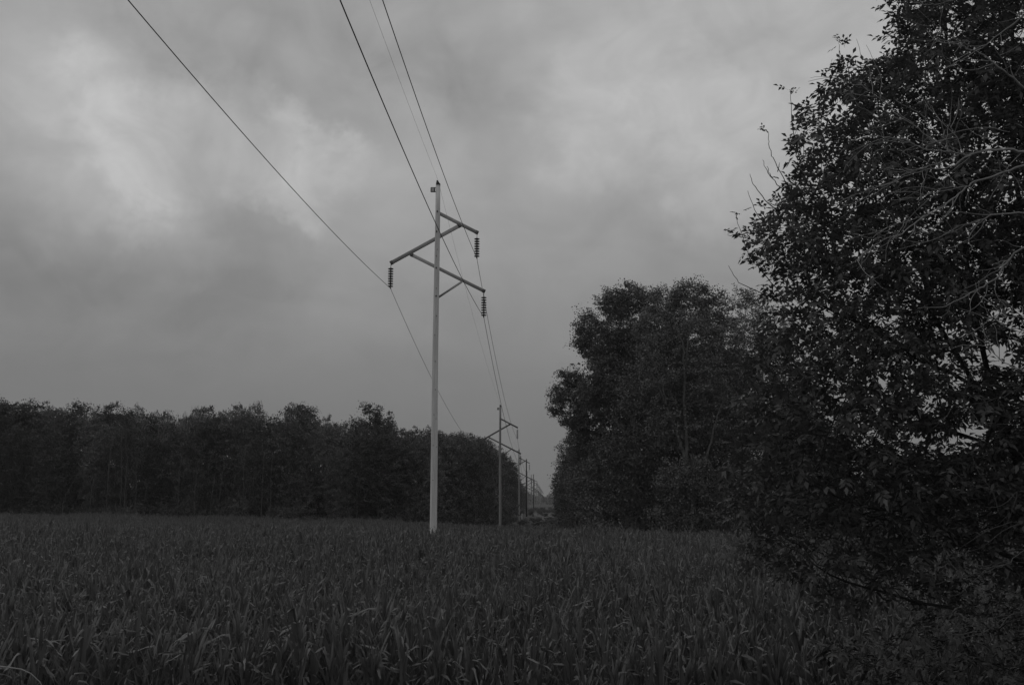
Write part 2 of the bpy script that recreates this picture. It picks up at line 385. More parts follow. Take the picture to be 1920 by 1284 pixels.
# small white marker post in the cut
p = P(978.5, 965, 190); zb = float(gz(p[0], 190))
t_ = empty('marker_post', (p[0], 190, zb)); tag(t_, 'small white marker post beside the foot of the third power pole', 'marker post')
m = MB(); m.tube([(0, 0, -.1), (0, 0, p[2]-zb-.1)], .05, 8); m.build('post', SIGNM, t_)
m = MB(); m.lathe([(.075, 0), (.08, .05), (.08, .30), (.03, .36), (.0, .36)], (0, 0, p[2]-zb-.1), 10); m.build('cap', SIGNM, t_)

# ---------------------------------------------------------------- foliage helpers
def unit(v): return v/(np.linalg.norm(v, axis=-1, keepdims=True)+1e-9)
def leaf_mesh(C, size, aspect, name, mat_, parent, up=.5, droop=None):
    """one folded diamond leaf at each centre"""
    n = len(C)
    nor = unit(rng.normal(size=(n, 3))+np.array([0, 0, up])); a = unit(np.cross(nor, rng.normal(size=(n, 3)))); b_ = np.cross(nor, a)
    s = size*rng.uniform(.6, 1.35, (n, 1))
    V = np.stack([C-a*s*.5, C+b_*s*aspect*.5+nor*s*.08-a*s*.06, C+a*s*.5, C-b_*s*aspect*.5+nor*s*.08-a*s*.06], 1).reshape(-1, 3)
    F = np.arange(4*n).reshape(-1, 4)
    return mesh(name, V, [F], mat_, parent)
def spray_cloud(lobes, n_spray, per, srad, shell=.5, flat=.6):
    """sprays of leaves on and inside the lobes; lobes = (cx,cy,cz,rx,ry,rz)"""
    Lb = np.array(lobes, float); vol = (Lb[:, 3]*Lb[:, 5]*Lb[:, 4])**.67; idx = rng.choice(len(Lb), n_spray, p=vol/vol.sum())
    d = unit(rng.normal(size=(n_spray, 3))); r = shell+(1-shell)*rng.random(n_spray)**.6
    r *= 1+.16*rng.normal(size=n_spray)*(rng.random(n_spray) < .35)
    C = Lb[idx, :3]+d*r[:, None]*Lb[idx, 3:]
    sr = srad*rng.uniform(.55, 1.45, n_spray)
    k = rng.integers(int(per*.5), int(per*1.5), n_spray)
    rep = np.repeat(np.arange(n_spray), k)
    off = rng.normal(size=(len(rep), 3)); off[:, 2] *= flat
    off = off*.55+unit(d)[rep]*rng.normal(size=(len(rep), 1))*.5
    return C[rep]+off*sr[rep][:, None]
def limb(m, a, b, ra, rb, k=5, n=6, wob=.04, arch=.12):
    a = np.asarray(a, float); b = np.asarray(b, float); t_ = np.linspace(0, 1, n)[:, None]; Ld = np.linalg.norm(b-a)
    q = a+(b-a)*t_; q[:, 2] += (arch*Ld*4*t_*(1-t_))[:, 0]*.5
    q[1:-1] += rng.normal(size=(n-2, 3))*wob*Ld
    m.tube(q, np.linspace(ra, rb, n), k, cap=False); return q
def trunk_for(lobes, H, r, bark, parent, lean=(0, 0), fork=.35, pale_limbs=0):
    m = MB(); topz = H*.8
    ts = np.linspace(0, 1, 9); q = np.stack([lean[0]*ts+.15*np.sin(ts*5+rng.random()*6), lean[1]*ts, -.3+ts*(topz+.3)], 1)
    q[0, :2] = 0
    m.tube(q, r*(1-.85*ts)**.8*np.where(ts < .05, 1.35, 1), 7, cap=False)
    for lb in lobes:
        c = np.array(lb[:3]); f = np.clip(fork+(c[2]/H-.4)*.6+rng.normal()*.04, .12, .92)
        a = np.array([np.interp(f, ts, q[:, i]) for i in range(3)]); ra = max(r*(1-.85*f)**.8*.62, .02)
        e = c+np.array([0, 0, lb[5]*.4]); w_ = limb(m, a, e, ra, .02, 5, 7, .035)
        for _ in range(3):
            s_ = w_[rng.integers(2, 6)]; limb(m, s_, c+unit(rng.normal(size=3))*np.array(lb[3:])*.85, ra*.4, .012, 4, 5, .05)
    return m.build('trunk', bark, parent, True)

def copy_tree(o, parent=None):
    c = o.copy(); col.objects.link(c)
    if parent is not None: c.parent = parent
    for ch in o.children: copy_tree(ch, c)
    return c

# ---------------------------------------------------------------- woods on the left
def proto_broad(H, W, nl, leaf, bark, name='broadleaf_tree', n_spray=330, per=40, lsize=.24, low=.12, srad=.50):
    root = empty(name); lobes = []
    for q in range(nl):
        f = low+(1-low)*((q+.5)/nl); z = H*f; env = math.sin(min(1, (f+.12))*math.pi*.80)**.6 if f < .9 else .62
        a = q*2.4+rng.random(); rr = W*.5*env
        rad = W*rng.uniform(.22, .33)
        lobes.append((math.cos(a)*(rr-rad*.7)*rng.uniform(.5, 1), math.sin(a)*(rr-rad*.7)*rng.uniform(.5, 1), min(z, H-rad*.9), rad, rad, rad*rng.uniform(.8, 1.1)))
    trunk_for(lobes, H, .17+H*.006, bark, root)
    leaf_mesh(spray_cloud(lobes, n_spray, per, srad, .45), lsize, .7, 'crown', leaf, root)
    return root
protos = [proto_broad(18, 8.5, 17, LEAF_A, STEMB, n_spray=360), proto_broad(18, 7.4, 15, LEAF_B, STEMB, n_spray=330), proto_broad(18, 9.5, 18, LEAF_A, STEMB, n_spray=390),
          proto_broad(18, 6.6, 14, LEAF_B, BARK_D, n_spray=300), proto_broad(18, 8.6, 16, LEAF_C, STEMB, n_spray=330), proto_broad(18, 8.0, 13, LEAF_B, STEMB, low=.3, n_spray=300)]
SKY = np.array([(-200,760),(-80,752),(0,746),(55,750),(64,772),(80,752),(105,750),(118,770),(140,757),(152,768),(170,758),(192,750),(215,748),(235,757),(262,752),(280,772),(305,766),(330,785),(365,772),(400,770),(430,762),(470,761),(500,765),
 (530,780),(552,762),(585,768),(600,782),(622,773),(650,780),(668,771),(690,762),(715,778),(728,788),(745,800),(780,792),(805,800),(822,819),(845,815),(880,813),(910,824),(925,838),(945,852),(957,858),(966,878),(973,905),(980,915)], float)
def place(pr, px, Y_, ysky, label, group, first, wscale=1.0, cat='tree', name=None):
    o = pr if first else copy_tree(pr)
    top = P(px, ysky, Y_); zb = float(gz(top[0], Y_))-.1; s = (top[2]-zb)/18.0
    o.location = (top[0], Y_, zb); o.scale = (wscale*s, wscale*s, s); o.rotation_euler = (0, 0, rng.random()*6.28)
    tag(o, label, cat, group)
    return o
used = set(); GR = 'trees of the left woods beyond the corn'
def put(k, px, Y_, yv, label=None, ws=1.0, group=GR):
    f = k not in used; used.add(k)
    return place(protos[k], px, Y_, yv, label or 'leafy dark tree in the dense woods behind the corn, left of the power poles', group, f, ws)
row = 0
for px in np.arange(-130, 835, 38):                       # front row
    pxx = px+rng.uniform(-9, 9); Y_ = 143+rng.uniform(-2.5, 3)
    yv = np.interp(pxx, SKY[:, 0], SKY[:, 1])+rng.choice([2, 14, 30, 55, 80])*rng.uniform(.6, 1.2)
    put(int(rng.choice([0, 1, 2, 3, 4, 5], p=[.2, .2, .2, .1, .12, .18])), pxx, Y_, yv, ws=rng.uniform(.8, 1.0))
for px in np.arange(-150, 800, 33):                       # second row makes the skyline
    pxx = px+rng.uniform(-7, 7); Y_ = 151+rng.uniform(-2, 3)
    put(int(rng.integers(0, 6)), pxx, Y_, np.interp(pxx, SKY[:, 0], SKY[:, 1])+rng.choice([-7, -1, 7, 17])+rng.uniform(-2, 4)+(9 if 640 < pxx < 800 else 0), ws=rng.uniform(.6, 1.05))
for px in np.arange(-160, 800, 44):                       # third row closes the gaps
    pxx = px+rng.uniform(-8, 8); Y_ = 161+rng.uniform(-3, 3)
    put(int(rng.integers(0, 4)), pxx, Y_, np.interp(pxx, SKY[:, 0], SKY[:, 1])+rng.uniform(8, 22), ws=1.0)
for px in np.arange(-170, 830, 24):                       # undergrowth row
    pxx = px+rng.uniform(-8, 8); Y_ = 147+rng.uniform(-1, 1)
    put(int(rng.integers(0, 5)), pxx, Y_, rng.uniform(880, 915), ws=2.1, label='low dense young tree in the undergrowth of the left woods', group='undergrowth trees of the left woods')
# receding edge along the cut
for px, Y_, k in ((800,147,0),(815,148,2),(828,147,1),(838,145,4),(858,152,2),(880,158,0),(900,166,1),(915,176,2),(928,186,0),(940,198,1),(950,212,1),(958,228,3),(964,246,1),(820,152,0),(850,165,1),(880,175,3),(905,190,1),(968,262,3),(890,148,5),(865,146,2)):
    put(k, px, Y_, np.interp(px, SKY[:, 0], SKY[:, 1])+(0 if k != 5 else 30), ws=.95 if Y_ < 200 else .8,
        label='leafy dark tree where the left woods turn back along the power line cut', group='trees along the left side of the cut')
for px, Y_, yv in ((971,330,900),(977,345,903),(982,365,912),(986,390,925),(966,340,896)):
    put(3, px, Y_, yv, ws=.9, label='distant dark tree behind the third power pole at the end of the left woods', group='far trees on the left of the cut')
# trees one can tell apart on the left skyline
def special(name, px, Y_, ytop, H_lobes, leaf, bark, label, n_spray=260, per=24, lsize=.24, lean=(0, 0), srad=.5, trad=.2, shell=.45, cat='tree'):
    """H_lobes: (px, py, radius px[, depth offset m, vertical stretch]) seen at distance Y_"""
    base = P(px, ytop, Y_); zb = float(gz(base[0], Y_))-.1; root = empty(name, (base[0], Y_, zb)); lobes = []
    for lb in H_lobes:
        dy = lb[3] if len(lb) > 3 else 0; st = lb[4] if len(lb) > 4 else 1
        c = P(lb[0], lb[1], Y_+dy); r = lb[2]*(Y_+dy)/FPX
        lobes.append((c[0]-base[0], dy, c[2]-zb, r, r*1.1, r*st))
    H = base[2]-zb
    trunk_for(lobes, H, trad, bark, root, lean)
    leaf_mesh(spray_cloud(lobes, n_spray, per, srad, shell), lsize, .7, 'crown', leaf, root)
    return tag(root, label, cat)
special('broadleaf_tree', 700, 148, 750, [(690,764,13),(704,774,14),(712,795,15),(718,812,12),(700,800,16),(705,830,18),(700,870,22)], LEAF_B, BARK, 'tall dark leaning crown sticking up above the left woods, left of the tall pole', 260)
special('conifer_tree', 731, 147, 770, [(729,776,5,0,1.7),(731,788,8),(733,803,9),(734,816,11),(735,830,13),(736,850,15),(736,880,17)], LEAF_B, BARK_D, 'small dark pointed tree standing beside the tall leaning crown in the left woods', 200, 22, .22, srad=.35)
special('broadleaf_tree', 562, 149, 760, [(550,768,14),(567,771,15),(584,777,14),(562,795,20),(575,810,20),(560,840,24)], LEAF_B, BARK_D, 'dark round crown rising on the middle of the left woods skyline', 260)
special('poplar_tree', 262, 147, 750, [(258,765,9),(268,772,9),(255,785,12),(268,795,13),(260,815,16),(262,850,18)], LEAF_C, BARK, 'thin airy tree with sky showing through on the left woods skyline', 110, 16, .2, srad=.5)
special('poplar_tree', 305, 147, 763, [(298,780,11),(314,782,10),(306,800,14),(300,830,17)], LEAF_C, BARK, 'sparse crown just right of the thin airy tree on the left woods skyline', 100, 16, .2, srad=.5)
# dead tree with bare upright twigs
def bare_top(px, Y_, ytop, wpx, label):
    b0 = P(px, ytop, Y_); zb = float(gz(b0[0], Y_))-.1; H = b0[2]-zb
    root = empty('bare_tree', (b0[0], Y_, zb)); m = MB(); m2 = MB()
    m.tube([(0, 0, -.2), (.1, 0, H*.4), (0, 0, H*.75)], [.16, .12, .06], 7); m.build('trunk', BARK, root, True)
    W = wpx*Y_/FPX
    for q in range(46):
        f = rng.uniform(.45, .74); x1 = rng.normal()*W*.4; e = (x1, rng.normal()*W*.3, H*rng.uniform(.85, 1.0)-abs(x1)*.35)
        limb(m2, (0, 0, H*f), e, .045, .018, 4, 6, .02, -.12)
    m2.build('branches', TWIG, root)
    tag(root, label, 'tree')
bare_top(378, 148, 757, 34, 'leafless tree top with pale upright twigs on the left woods skyline')
bare_top(342, 148, 764, 20, 'smaller leafless top with pale twigs, left of the other leafless tree')
# pale thin stems at the woods edge
for n_, (px, y0, y1, ln) in enumerate(((365,958,915,3),(392,965,930,4),(410,966,925,4),(456,968,900,0),(490,970,905,2),(265,962,940,3),(335,962,905,1),(255,962,900,-1),(120,945,905,20),(170,914,895,9),(228,905,850,-2),(238,880,835,0),(205,858,815,7),(506,968,905,1))):
    Y_ = 136.2+.15*n_; a = P(px, y0, Y_); e = P(px+ln, y1, Y_); zb = float(gz(a[0], Y_)); a[2] = max(min(a[2], zb+.0), zb-.1) if y0 > 955 else a[2]
    root = empty('slender_trunk', (a[0], Y_, zb)); m = MB(); d = e-a; e2 = e+d*.6+np.array([0, .5, 0]); a0 = np.array([a[0], Y_, zb-.2])
    Vv = np.array([a0, a, a+d*.5+rng.normal(size=3)*.08, e, e2])-np.array([a[0], Y_, zb])
    if y0 > 955: Vv = Vv[[0, 2, 3, 4]]
    kk = np.linspace(0, len(Vv)-1, 12); Vk = np.stack([np.interp(kk, np.arange(len(Vv)), Vv[:, i]) for i in range(3)], 1); Vk[1:] += np.cumsum(rng.normal(size=(11, 3))*.05, 0)
    m.tube(Vk, np.linspace(.075, .03, 12), 6); m.build('trunk', STEMB, root, True); Vv = Vk
    m = MB()
    for q in range(7):
        s_ = Vv[-1]+(Vv[-2]-Vv[-1])*rng.random(); limb(m, s_, s_+np.array([rng.normal()*.7, rng.normal()*.5, rng.uniform(.2, 1.2)]), .025, .01, 4, 5, .05)
    m.build('branches', STEMB, root)
    tag(root, 'slender pale bare stem standing at the edge of the left woods', 'tree', 'thin pale stems at the edge of the left woods')

# bushes
def proto_bush(W, H, n_spray, per, lsize, leaf):
    root = empty('bush'); lobes = [(rng.uniform(-.4, .4)*W, rng.uniform(-.3, .3)*W, H*rng.uniform(.3, .68), W*.26, W*.26, H*.32) for _ in range(7)]
    m = MB()
    for lb in lobes: limb(m, (rng.normal()*.1, rng.normal()*.1, -.1), lb[:3], .05, .015, 5, 6)
    m.build('stems', BARK_D, root); leaf_mesh(spray_cloud(lobes, n_spray, per, .35, .3), lsize, .7, 'foliage', leaf, root)
    return root
bprot = [proto_bush(4.5, 3.2, 150, 20, .2, LEAF_B), proto_bush(5, 4.0, 170, 20, .2, LEAF_A), proto_bush(3.6, 2.4, 120, 20, .18, LEAF_A)]
bused = set()
def bush(k, x, y, s, label, group, sz=1.0):
    o = bprot[k] if k not in bused else copy_tree(bprot[k]); bused.add(k)
    o.location = (x, y, float(gz(x, y))-.05); o.scale = (s, s, s*sz); o.rotation_euler = (0, 0, rng.random()*6.28); tag(o, label, 'bush', group)
for px in np.arange(-100, 960, 34):
    pxx = px+rng.uniform(-12, 12); Y_ = (141 if pxx < 820 else np.interp(pxx, [820, 960], [138, 190]))+rng.uniform(-1, 1.5)
    p = P(pxx, 960, Y_); bush(int(rng.integers(0, 3)), p[0], Y_, rng.uniform(.8, 1.35), 'low dark bush filling the foot of the left woods', 'bushes along the foot of the left woods', rng.uniform(.9, 1.5))
for px, Y_, s in ((905,150,1),(925,150,.9),(955,140,.55),(972,135,.5),(990,138,.55),(1005,140,.6),(930,175,.8),(960,180,.6),(985,175,.5),(1022,150,.75),(1040,128,.7),(1060,118,.8),(1080,112,.9),(1010,165,.5),(1050,160,.6),(1075,150,.8),(965,220,.7),(950,240,1.0),(975,300,1.0),(990,350,.6),(1000,420,.5),(1015,500,.5),(1042,420,.7),(1054,380,.8),(1026,225,.45),(1012,218,.5),(1060,340,1),(1034,200,.5),(1000,210,.5),(1018,180,.4),(1000,270,.6),(1008,300,.6),(1020,262,.4),(1038,262,.45),(1050,280,.6),(1012,360,.6),(1028,375,.6),(1040,360,.7),(1006,400,.6),(1018,430,.7),(1033,440,.7),(1030,330,.6),(1042,335,.65),(1015,330,.5),(1022,345,.6),(1052,330,.7),(1035,200,.5),(1046,215,.5),(985,150,.6),(1030,145,.6),(1048,140,.6),(1070,135,.8),(915,135,.8),(940,130,.5)):
    p = P(px, 960, Y_); bush(int(rng.integers(0, 3)), p[0], Y_, s*1.1, 'scrubby dark bush growing in the open cut under the power line', 'bushes in the cut between the woods', rng.uniform(.7, 1))

# ---------------------------------------------------------------- woods on the right
big = [
 ('cottonwood_tree', 1285, 84, 530, [(1250,572,40),(1295,565,42),(1335,580,38),(1235,625,55,-1),(1300,640,60,-2),(1355,640,48),(1240,700,60,-3),(1310,720,60,-3),(1200,745,45),(1265,790,55,-3),(1340,790,60,-2),(1380,700,45)], LEAF_D, 'large broad cottonwood with pale forking limbs, right of the power line gap', 2100, 46, .165, .30),
 ('cottonwood_tree', 1180, 92, 532, [(1150,572,30),(1182,562,30),(1212,572,28),(1100,608,24),(1092,640,20),(1125,650,40),(1165,625,45),(1200,650,45),(1140,710,45,-1),(1185,730,50),(1110,740,30)], LEAF_E, 'tall dark cottonwood with a separate leafy clump on its left shoulder', 1600, 44, .17, .28),
 ('cottonwood_tree', 1100, 100, 690, [(1068,710,22),(1050,740,19),(1045,765,15),(1085,735,30),(1075,785,24),(1105,790,40),(1120,850,45),(1100,910,40),(1085,830,26)], LEAF_E, 'shorter tree bulging out towards the power line gap, leftmost of the right woods', 1000, 44, .17, .28),
 ('poplar_tree', 1420, 104, 535, [(1392,560,24),(1425,580,28),(1400,620,36),(1450,630,34),(1430,690,45),(1480,670,38),(1500,740,45),(1440,770,50)], LEAF_C, 'paler airy tree partly hidden behind the near leafy tree', 1000, 34, .18, .26),
 ('broadleaf_tree', 1390, 82, 760, [(1390,800,55),(1430,850,60),(1370,880,60),(1450,930,60),(1400,960,50)], LEAF_B, 'low dark rounded tree at the corn edge below the paler airy tree', 600, 28, .19, .25),
 ('broadleaf_tree', 1180, 86, 800, [(1150,840,45),(1200,850,50),(1120,890,40),(1170,920,50),(1230,900,50),(1110,950,36),(1200,960,36)], LEAF_A, 'low leafy tree with a drooping pale branch at the corn edge under the cottonwoods', 700, 28, .2, .22),
 ('broadleaf_tree', 1300, 77.5, 860, [(1270,900,45),(1320,900,45),(1300,950,50),(1350,960,40),(1250,965,36)], LEAF_A, 'low bushy tree at the corn edge in front of the forking cottonwood', 480, 28, .18, .2),
]
for nm, px, Y_, yt, lb, lf, lab, ns, per, ls, tr in big:
    root = special(nm, px, Y_, yt, lb, lf, BARK, lab, ns, per, ls, trad=tr, srad=.42, shell=.45)
    if 'forking' in lab and nm == 'cottonwood_tree':
        m = MB(); o0 = np.array(root.location)
        for pts, ra, rb in (([(1285,960),(1286,900),(1283,850),(1276,830),(1262,790),(1250,762),(1240,735),(1222,700),(1205,672)], .20, .05),
                            ([(1286,900),(1288,850),(1286,800),(1282,750),(1284,690),(1282,650),(1272,620),(1262,600)], .17, .04),
                            ([(1250,762),(1243,720),(1230,690),(1210,650),(1195,630)], .10, .03), ([(1284,755),(1300,735),(1318,700),(1330,670)], .08, .03),
                            ([(1284,690),(1290,640),(1295,610),(1310,600)], .1, .03), ([(1315,890),(1330,840),(1342,790),(1352,760),(1368,725)], .12, .04),
                            ([(1262,790),(1250,788),(1240,790),(1234,810)], .05, .03), ([(1258,820),(1245,816),(1225,817)], .05, .03), ([(1286,748),(1300,742),(1312,748),(1318,756)], .05, .02)):
            q = np.array([P(a, c, Y_-5.0) for a, c in pts])-o0; ln = len(q); tt_ = np.linspace(0, ln-1, ln*4); q = np.stack([np.interp(tt_, np.arange(ln), q[:, i]) for i in range(3)], 1); q[1:-1] += np.convolve(rng.normal(size=(len(q)-2)*3), [.3, .4, .3], 'same').reshape(-1, 3)*.09; m.tube(q, np.linspace(ra, rb*.6, len(q)), 7)
        m.build('limbs', mat('limb_bark', .10, .9, noise=.3, nscale=1.5), root, True)
    if 'drooping' in lab:
        m = MB(); o0 = np.array(root.location)
        q = np.array([P(a, c, Y_-4.2) for a, c in ((1135,872),(1150,868),(1165,862),(1185,857),(1205,856),(1222,860))])-o0; m.tube(q, np.linspace(.02, .04, 6), 6)
        m.build('branch', STEMB, root)
protoR = [proto_broad(18, 8.5, 15, LEAF_B, BARK_D, n_spray=460, per=26, lsize=.24), proto_broad(18, 9, 16, LEAF_A, BARK, n_spray=460, per=26, lsize=.24)]
protos += protoR
for k, px, Y_, yv in ((6,1062,118,815),(6,1052,135,845),(7,1050,160,862),(6,1046,190,872),(6,1044,225,885),(6,1044,270,893),(6,1046,330,903),(7,1080,112,830),(6,1150,110,700),(7,1230,104,620),(6,1300,104,640),(6,1350,112,640),(7,1210,98,680),(6,1260,97,700),(7,1175,100,620),(7,1330,98,680),(6,1240,110,590),(6,1060,210,880),(6,1062,300,890),(6,1046,400,910)):
    put(k, px + (0 if Y_ < 115 else 8), Y_, yv, ws=.75 if Y_ > 115 else .95, label='dark tree lining the right side of the power line cut behind the cottonwoods', group='trees along the right side of the cut')
for k, px, Y_, yv in ((6,1470,84,780),(7,1520,78,800),(6,1575,80,815),(6,1630,76,838),(7,1690,74,850),(6,1750,76,850),(6,1810,72,848),(7,1870,74,826),(6,1930,70,800),(6,1990,72,790),(7,2060,74,800),(6,1490,98,745),(7,1560,98,790),(6,1660,95,850),(7,1780,95,850),(6,1890,92,820),(6,1960,90,800),(6,2130,80,790)):
    put(k, px, Y_, yv, ws=1.15, label='dark leafy tree in the woods at the corn edge, seen behind the near leafy tree', group='trees of the woods behind the near tree')
for px in np.arange(1085, 2100, 30):
    Y_ = np.interp(px, [1085, 1300, 1500, 1920, 2100], [101, 79, 75, 66, 64])+rng.uniform(-1, 1)
    p = P(px+rng.uniform(-8, 8), 960, Y_); bush(int(rng.integers(0, 3)), p[0], Y_, rng.uniform(.6, .95), 'low dark bush at the foot of the right woods along the corn', 'bushes along the foot of the right woods', rng.uniform(.8, 1.4))
# far woods on the hill
nf = 46000
fx = rng.uniform(-120, 260, nf); fy = rng.uniform(900, 1250, nf); big_h = 8+2.5*np.sin(fx*.13)+3*np.sin(fx*.37+1)+2.5*np.sin(fy*.09+fx*.05)
ty = np.clip((fy-1000)/500, 0, 1); hz_ = np.where(fy > 1000, 3+(7+8*np.clip((fx-20)/60, 0, 1))*np.sin(ty*np.pi/2), 4)
fz = hz_-2+big_h*rng.random(nf)**.55*np.clip((fx+40)/100+.45, .5, 1)
tag(leaf_mesh(np.stack([fx, fy, fz], 1), 2.0, .8, 'far_woods', LEAF_A, None), 'distant grey woods closing the far end of the power line cut', 'woods', kind='stuff')

# ---------------------------------------------------------------- corn
def corn_variant(h_, seed):
    r = np.random.default_rng(seed); Vs = []; Fs = []; n0 = 0
    nl = r.integers(12, 16); az0 = r.random()*6.28
    for q in range(nl):
        f = q/(nl-1); z0 = h_*(.16+.66*f); az = az0+(q % 2)*math.pi+r.normal()*.35
        Ln = (.62+.32*math.sin(f*2.6+.3))*r.uniform(.85, 1.1)*(1 if f < .85 else .8); W = (.052 if f < .9 else .042)*r.uniform(.85, 1.15)
        th = R(r.uniform(5, 17)+14*(1-f)); seg = 9; bend = r.uniform(.15, 1.1)*(1.2-f*.7)
        fold = r.random() < .46; fk = r.integers(4, 7)
        p = np.array([0, 0, z0]); pts = [p]; dirs = []; tw = r.normal()*.5
        for s_ in range(seg):
            tt_ = s_/seg; a = th+bend*tt_**2.0*1.1
            if fold and s_ >= fk: a = th+bend*.5+R(r.uniform(75, 110))*min(1, (s_-fk+1)*.8)
            d = np.array([math.sin(a)*math.cos(az), math.sin(a)*math.sin(az), math.cos(a)]); dirs.append(d); p = p+d*Ln/seg; pts.append(p)
        dirs.append(dirs[-1]); pts = np.array(pts); dirs = np.array(dirs)
        side0 = np.array([-math.sin(az), math.cos(az), 0])
        for s_ in range(seg+1):
            tt_ = s_/seg; wd = W*.5*min(1, .35+tt_*4)*(1-tt_**2.6)**.8+.001
            up_ = np.cross(dirs[s_], side0); c_ = math.cos(tw*tt_); s2 = math.sin(tw*tt_); sd_ = side0*c_+up_*s2; upn = np.cross(sd_, dirs[s_])
            wave = .012*math.sin(s_*2.1+q)
            Vs += [pts[s_]-sd_*wd+upn*(wd*.35+wave), pts[s_], pts[s_]+sd_*wd+upn*(wd*.35-wave)]
        for s_ in range(seg):
            k = n0+s_*3; Fs += [(k, k+1, k+4, k+3), (k+1, k+2, k+5, k+4)]
        n0 += (seg+1)*3
    # whorl of young upright leaves at the top
    for q in range(3):
        az = az0+q*2.1; Ln = r.uniform(.3, .5); z0 = h_*.80
        for s_ in range(5):
            tt_ = s_/4; c_ = np.array([math.cos(az)*.10*tt_**1.6, math.sin(az)*.10*tt_**1.6, z0+Ln*tt_]); sd_ = np.array([-math.sin(az), math.cos(az), 0]); wd = .024*(1-tt_**2)+.001
            Vs += [c_-sd_*wd, c_, c_+sd_*wd]
        for s_ in range(4):
            k = n0+s_*3; Fs += [(k, k+1, k+4, k+3), (k+1, k+2, k+5, k+4)]
        n0 += 15
    root = empty('corn_plant'); m = MB(); zz = np.linspace(-.1, h_*.86, 6)
    m.tube(np.stack([.01*np.sin(zz*3), .01*np.cos(zz*2), zz], 1), np.linspace(.016, .006, 6), 5, cap=False)
    s1 = m.build('stalk', STALK, root, True); s2_ = mesh('leaves', np.array(Vs), [np.array(Fs)], CORN, root, True)
    return root, s1, s2_
NV = 16
cv = [corn_variant(1.95+.025*q, 100+q) for q in range(NV)]
def edge(px): return np.interp(px, [-300, 700, 830, 941, 1100, 1300, 1500, 1920, 2400], [136.5, 136.5, 124, 110, 97, 79, 73, 64, 62])
pts = []; ra = R(6)
for vv in np.arange(5, 160, .76):
    sp = .19 if vv < 50 else (.24 if vv < 85 else .32)
    uu = np.arange(-110, 110, sp); uu = uu+rng.normal(size=len(uu))*.07; vj = vv+rng.normal(size=len(uu))*.07
    x = uu*math.cos(ra)-vj*math.sin(ra); y = uu*math.sin(ra)+vj*math.cos(ra)
    px = 960+FPX*x/np.maximum(y, .1)
    ok = (y > 14.4) & (np.abs(x) < y*.66+3) & (y < edge(px)+.8*np.sin(x*.5)) & (np.hypot(x+4.31, y-52) > .5)
    pts.append(np.stack([x[ok], y[ok]], 1))
pts = np.vstack(pts); pts = pts[rng.random(len(pts)) > .03]
order = np.argsort(pts[:, 1]); pts = pts[order]
zz = gz(pts[:, 0], pts[:, 1]); n = len(pts)
inframe = np.abs(pts[:, 0]) < pts[:, 1]*.56
ind = np.zeros(n, bool); ind[np.where(inframe)[0][:300]] = True
rotz = rng.random(n)*6.28; tx = rng.normal(size=n)*.05; ty_ = rng.normal(size=n)*.05+.02; sc_ = rng.normal(size=n)*.075+1+.05*np.sin(pts[:, 0]*.35+pts[:, 1]*.21)+.03*np.sin(pts[:, 0]*.9-pts[:, 1]*.5)
vi = rng.integers(0, NV, n)
seen = set(); CLAB = 'leafy corn plant in the nearest rows of the field, along the bottom of the picture'
for q in np.where(ind)[0]:
    k = int(vi[q])
    o = cv[k][0] if k not in seen else copy_tree(cv[k][0]); seen.add(k)
    o.location = (pts[q, 0], pts[q, 1], zz[q]); o.rotation_euler = (tx[q], ty_[q], rotz[q]); o.scale = (sc_[q],)*3
    tag(o, CLAB, 'corn plant', 'corn plants in the nearest rows')
rest = ~ind
me = bpy.data.meshes.new('corn_field'); m_n = int(rest.sum()); me.vertices.add(m_n)
me.vertices.foreach_set('co', np.stack([pts[rest, 0], pts[rest, 1], zz[rest]], 1).astype(np.float32).ravel())
a = me.attributes.new('rot', 'FLOAT_VECTOR', 'POINT'); a.data.foreach_set('vector', np.stack([tx, ty_, rotz], 1)[rest].astype(np.float32).ravel())
a = me.attributes.new('scl', 'FLOAT', 'POINT'); a.data.foreach_set('value', sc_[rest].astype(np.float32))
a = me.attributes.new('vi', 'INT', 'POINT'); a.data.foreach_set('value', vi[rest].astype(np.int32))
field = bpy.data.objects.new('corn_field', me); col.objects.link(field)
tag(field, 'wide field of standing corn stretching from the near rows back to the woods', 'corn field', kind='stuff')
ng = bpy.data.node_groups.new('corn_rows', 'GeometryNodeTree')
ng.interface.new_socket('Geometry', in_out='INPUT', socket_type='NodeSocketGeometry'); ng.interface.new_socket('Geometry', in_out='OUTPUT', socket_type='NodeSocketGeometry')
G = lambda t_: ng.nodes.new(t_)
gi = G('NodeGroupInput'); go = G('NodeGroupOutput'); m2p = G('GeometryNodeMeshToPoints'); iop = G('GeometryNodeInstanceOnPoints'); jn = G('GeometryNodeJoinGeometry')
for q in reversed(range(NV)):
    j1 = G('GeometryNodeJoinGeometry')
    for ob in cv[q][1:]:
        oi = G('GeometryNodeObjectInfo'); oi.inputs['Object'].default_value = ob; oi.transform_space = 'ORIGINAL'; ng.links.new(oi.outputs['Geometry'], j1.inputs[0])
    g2 = G('GeometryNodeGeometryToInstance'); ng.links.new(j1.outputs[0], g2.inputs[0]); ng.links.new(g2.outputs[0], jn.inputs[0])
def na(nm, ty):
    a = G('GeometryNodeInputNamedAttribute'); a.data_type = ty; a.inputs['Name'].default_value = nm; return a.outputs['Attribute']
ng.links.new(gi.outputs[0], m2p.inputs['Mesh']); ng.links.new(m2p.outputs[0], iop.inputs['Points']); ng.links.new(jn.outputs[0], iop.inputs['Instance'])
iop.inputs['Pick Instance'].default_value = True
ng.links.new(na('vi', 'INT'), iop.inputs['Instance Index']); ng.links.new(na('rot', 'FLOAT_VECTOR'), iop.inputs['Rotation']); ng.links.new(na('scl', 'FLOAT'), iop.inputs['Scale'])
ng.links.new(iop.outputs[0], go.inputs[0])
